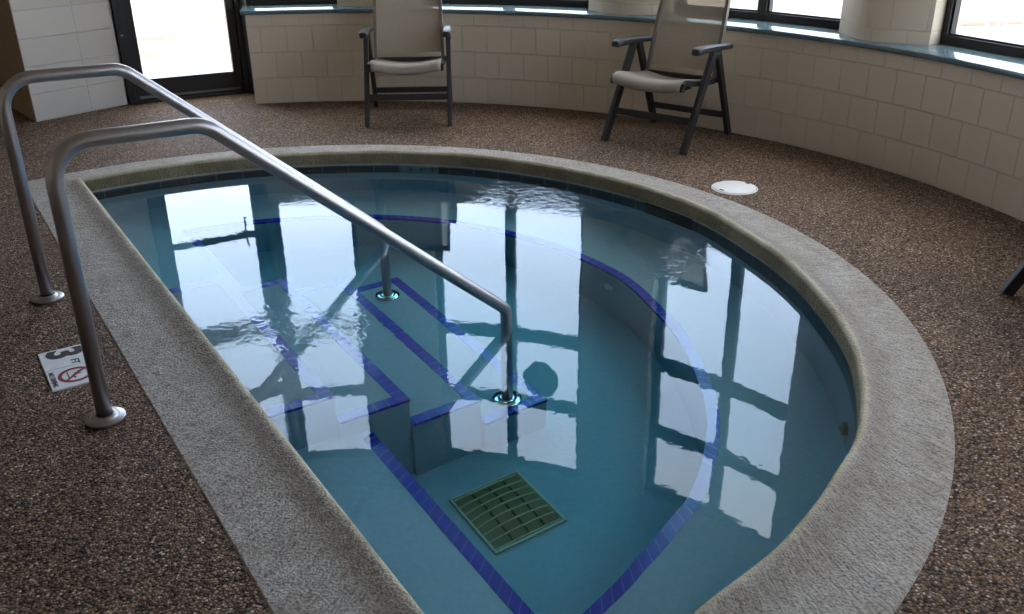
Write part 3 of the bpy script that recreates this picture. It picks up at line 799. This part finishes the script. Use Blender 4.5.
# ------------------------------------------------------------------ sling armchairs
def chair_proto():
    root = empty('sling_armchair')
    X = .305                                     # half distance between the leg planes
    # local: x across, y backwards from the front feet (+y = behind)
    for s in (-1, 1):
        x = s*X
        bm = bm_new(); add_bar(bm, (x, .005, -.0), (x, .350, .625), .034, .060, (0, -1, .6), .006)
        for v in bm.verts:
            if v.co.z < .02: v.co.z = max(v.co.z, 0)
        build('front_leg', bm, M['resin'], root)
        x2 = s*(X-.006)
        bm = bm_new(); add_bar(bm, (x2, .690, 0), (x2, .410, .620), .031, .054, (0, 1, .6), .006)
        for v in bm.verts:
            if v.co.z < .02: v.co.z = max(v.co.z, 0)
        build('rear_leg', bm, M['resin'], root)
        # arm: slightly bowed plank with a round nose
        bm = bm_new(); prev = None; xa = s*(X-.006)
        prof = [(.085, .640, .022, .012), (.092, .644, .027, .020), (.115, .648, .030, .024), (.20, .648, .031, .022), (.34, .642, .030, .020), (.48, .630, .028, .018), (.585, .622, .026, .017), (.605, .621, .020, .012)]
        for (y, z, hw, hh) in prof:
            ring = [bm.verts.new((xa + hw*cx, y, z + hh*cz)) for cx, cz in ((-1, -.6), (-.75, -1), (.75, -1), (1, -.6), (1, .5), (.7, 1), (-.7, 1), (-1, .5))]
            if prev:
                for k in range(8): face(bm, [prev[k], prev[(k+1) % 8], ring[(k+1) % 8], ring[k]])
            else: face(bm, ring)
            prev = ring
        face(bm, prev[::-1]); build('armrest', bm, M['resin'], root, True)
        # seat side rail
        bm = bm_new()
        pr = [Vector((s*.262, y, z)) for y, z in ((.015, .400), (.02, .436), (.06, .452), (.16, .432), (.30, .412), (.44, .402), (.53, .412))]
        for a, b in zip(pr, pr[1:]): add_bar(bm, a, b, .022, .034, (0, 0, 1) if abs((b-a).normalized().z) < .8 else (0, 1, 0), .003)
        build('seat_rail', bm, M['resin'], root)
        # back side rail
        bm = bm_new(); add_bar(bm, (s*.258, .475, .40), (s*.250, .585, .78), .024, .036, (0, -1, .3), .004); add_bar(bm, (s*.250, .585, .78), (s*.236, .685, 1.10), .024, .036, (0, -1, .3), .004)
        build('back_rail', bm, M['taupe'], root)
        bm = bm_new(); add_lathe(bm, (s*(X+.010), .375, .585), [(0, .0), (.018, 0), (.020, .004), (.016, .010), (0, .012)], 20, (s, 0, 0)); build('pivot_knob', bm, M['resin'], root, True)
    bm = bm_new(); add_bar(bm, (-.247, .690, 1.105), (.247, .690, 1.105), .030, .040, (0, 0, 1), .01); build('head_rail', bm, M['resin'], root)
    bm = bm_new(); add_bar(bm, (-.30, .110, .195), (.30, .110, .195), .022, .045, (0, 0, 1), .004); build('front_stretcher', bm, M['resin'], root)
    bm = bm_new(); add_bar(bm, (-.298, .625, .145), (.298, .625, .145), .022, .042, (0, 0, 1), .004); build('rear_stretcher', bm, M['resin'], root)
    # bowed bearer under the seat front, and the bar at the back foot
    bm = bm_new(); pr = [Vector((-.262+.524*k/12, .130, .420-.052*(1-((k-6)/6)**2))) for k in range(13)]
    for a, b in zip(pr, pr[1:]): add_bar(bm, a, b, .026, .030, (0, 0, 1), 0)
    build('seat_bearer', bm, M['resin'], root)
    bm = bm_new(); add_bar(bm, (-.285, .478, .408), (.285, .478, .408), .026, .034, (0, 0, 1), .004); build('back_bearer', bm, M['resin'], root)
    # seat sling: rolls over the front bar and sags in the middle
    bm = bm_new(); top = []
    prof = [(.034, .400), (.008, .406), (-.006, .424), (-.004, .450), (.018, .470), (.055, .476), (.12, .468), (.22, .448), (.34, .430), (.45, .420), (.52, .424)]
    m_ = 16
    for (y, z) in prof:
        row = []
        for k in range(m_+1):
            u = -1+2*k/m_; sag = .030*(1-u*u)*(1 if z > .40 else .5)
            row.append(bm.verts.new((u*.253, y + (0 if z > .43 else .0), z - sag)))
        top.append(row)
    for a, b in zip(top, top[1:]):
        for k in range(m_): face(bm, [a[k], a[k+1], b[k+1], b[k]])
    bmesh.ops.recalc_face_normals(bm, faces=bm.faces[:]); bmesh.ops.solidify(bm, geom=bm.faces[:], thickness=.008)
    build('seat_sling', bm, M['seat'], root, 'all')
    bm = bm_new(); top = []
    for j in range(15):
        q = j/14; z = .455 + q*.635
        y = .487 + (z-.40)*(.11/.38) if z < .78 else .597 + (z-.78)*(.10/.32)
        row = []
        for k in range(m_+1):
            u = -1+2*k/m_; hw = .250 - .016*q
            row.append(bm.verts.new((u*hw, y + .022*(1-u*u)*sin(pi*min(1, q*1.02)), z)))
        top.append(row)
    for a, b in zip(top, top[1:]):
        for k in range(m_): face(bm, [a[k], a[k+1], b[k+1], b[k]])
    build('back_sling', bm, M['sling'], root, 'all')
    return root
M['seat'] = simple('sling_seat_fabric', (.29, .25, .215), .65, noise=.08, nscale=220)
def copy_tree(o, parent=None):
    c = o.copy(); COL.objects.link(c)
    if parent: c.parent = parent
    for ch in list(o.children): copy_tree(ch, c)
    return c
def place(o, fl, fr):
    """stand a chair with its front feet at two floor points (its own right, left as seen)"""
    a, b = Vector(fl), Vector(fr); mid = (a+b)/2; d = (b-a)
    o.location = (mid.x, mid.y, 0); o.rotation_euler = (0, 0, atan2(d.y, d.x))
GRP = 'sling armchairs round the pool'
c1 = chair_proto(); place(c1, (-1.060, 6.735), (-.442, 6.760)); tag(c1, 'sling armchair facing straight out, back to the wall near the glass door', 'chair', GRP)
c2 = copy_tree(c1); place(c2, (.645, 6.285), (1.135, 5.905)); tag(c2, 'sling armchair turned aslant, standing near the round white deck cover', 'chair', GRP)
c3 = copy_tree(c1); place(c3, (2.135, 3.635), (2.135, 3.025)); tag(c3, 'sling armchair mostly out of frame, one dark leg at the right edge', 'chair', GRP)

# ------------------------------------------------------------------ round disc hanging in the window
p, d, inn, l = flat(16.65, 26.0)
dc = W(4.385, 20.75, 2.525)
rd = empty('hanging_disc', dc); tag(rd, 'round dark disc hanging in the window, seen only mirrored in the water', 'disc')
bm = bm_new(); add_lathe(bm, inn*.0, [(0, 0), (.175, 0), (.180, .004), (.180, .014), (.175, .018), (0, .018)], 48, inn); build('plate', bm, M['disc'], rd, True)
bm = bm_new(); add_tube(bm, [inn*.009+Vector((0, 0, .165)), inn*.009+Vector((0, 0, .20)), inn*.009+Vector((0, 0, .222))], .004, 8); build('hook', bm, M['disc'], rd, True)

# ------------------------------------------------------------------ patio furniture outside
ZG = -.03
def patio_chair(x, y, rz, label):
    root = empty('patio_chair', (x, y, ZG), rz); tag(root, label, 'patio chair', 'white patio chairs outside')
    for s in (-1, 1):
        bm = bm_new(); add_tube(bm, fillet([(s*.27, .02, 0), (s*.27, .0, .62), (s*.27, .52, .62), (s*.27, .60, .0)], [.05, .05], 6), .017, 12); build('side_frame', bm, M['pvc'], root, True)
        bm = bm_new(); add_tube(bm, [(s*.235, .46, .40), (s*.235, .62, .98)], .015, 12); build('back_post', bm, M['pvc'], root, True)
    bm = bm_new()
    for k in range(9): add_bar(bm, (-.25, .05+.05*k, .41-.004*k), (.25, .05+.05*k, .41-.004*k), .035, .010)
    add_bar(bm, (-.255, .03, .395), (-.255, .50, .375), .02, .025); add_bar(bm, (.255, .03, .395), (.255, .50, .375), .02, .025)
    build('seat', bm, M['pvc'], root)
    bm = bm_new()
    for k in range(9): add_bar(bm, (-.23, .485+.0146*k*1, .48+.053*k), (.23, .485+.0146*k, .48+.053*k), .010, .034)
    build('backrest', bm, M['pvc'], root)
    return root
patio_chair(5.55, 11.4, radians(25), 'white slatted patio chair outside the rightmost window, nearer the pillar')
patio_chair(6.2, 11.3, radians(-20), 'white slatted patio chair outside the rightmost window, under the maroon rimmed table')
tb = empty('patio_table', (5.85, 10.55, ZG)); tag(tb, 'grey round patio table with maroon rim outside the rightmost window', 'table')
bm = bm_new(); add_lathe(bm, (0, 0, 0), [(0, .70), (.50, .70), (.50, .725), (0, .73)], 48); build('table_top', bm, M['greytop'], tb, True)
bm = bm_new(); add_lathe(bm, (0, 0, 0), [(.50, .69), (.53, .69), (.535, .71), (.53, .735), (.50, .735), (.50, .69)], 48); build('rim', bm, M['maroon'], tb, True)
for k in range(4):
    a = pi/4+k*pi/2; bm = bm_new(); add_tube(bm, [(.42*cos(a), .42*sin(a), 0), (.34*cos(a), .34*sin(a), .70)], .018, 12); build('leg', bm, M['pvc'], tb, True)

# ------------------------------------------------------------------ light: bright hazy sky
w = bpy.data.worlds.new('hazy_sky'); SC.world = w; w.use_nodes = True; nt = w.node_tree
bg = nt.nodes['Background']; tc = nt.nodes.new('ShaderNodeTexCoord'); sp = nt.nodes.new('ShaderNodeSeparateXYZ')
nt.links.new(tc.outputs['Generated'], sp.inputs[0])
r = ramp(nt, [(0.0, (.98, .98, 1.0)), (.10, (.95, .97, 1.0)), (.22, (.80, .89, 1.0)), (.36, (.60, .76, 1.0)), (.52, (.60, .76, 1.0)), (.72, (.98, .96, .92)), (1.0, (1.0, .96, .90))]); nt.links.new(sp.outputs['Z'], r.inputs['Fac'])
nt.links.new(r.outputs['Color'], bg.inputs['Color']); bg.inputs['Strength'].default_value = 8.6

# ------------------------------------------------------------------ camera
cam = bpy.data.cameras.new('camera'); co = bpy.data.objects.new('camera', cam); COL.objects.link(co)
th, ro = radians(24.892), radians(-.538)
F = Vector((0, cos(th), -sin(th))); U = Vector((0, sin(th), cos(th))); X = Vector((1, 0, 0))
rt = X*cos(ro) + U*sin(ro); up = -X*sin(ro) + U*cos(ro); bk = -F
mw = Matrix(((rt.x, up.x, bk.x, 0), (rt.y, up.y, bk.y, 0), (rt.z, up.z, bk.z, 1.65), (0, 0, 0, 1)))
co.matrix_world = mw
cam.sensor_fit = 'HORIZONTAL'; cam.sensor_width = 36; cam.lens = 36*920/1024; cam.clip_start = .05; cam.clip_end = 300
SC.camera = co

SC.view_settings.view_transform = 'Standard'; SC.view_settings.look = 'None'; SC.view_settings.gamma = 1; SC.view_settings.use_curve_mapping = False
SC.view_settings.exposure = 0.0
cy = SC.cycles
cy.use_denoising = True; cy.use_adaptive_sampling = False; cy.max_bounces = 16; cy.diffuse_bounces = 5; cy.glossy_bounces = 5; cy.transmission_bounces = 10; cy.transparent_max_bounces = 16
cy.caustics_reflective = True; cy.caustics_refractive = True; cy.blur_glossy = .3; cy.sample_clamp_indirect = 12
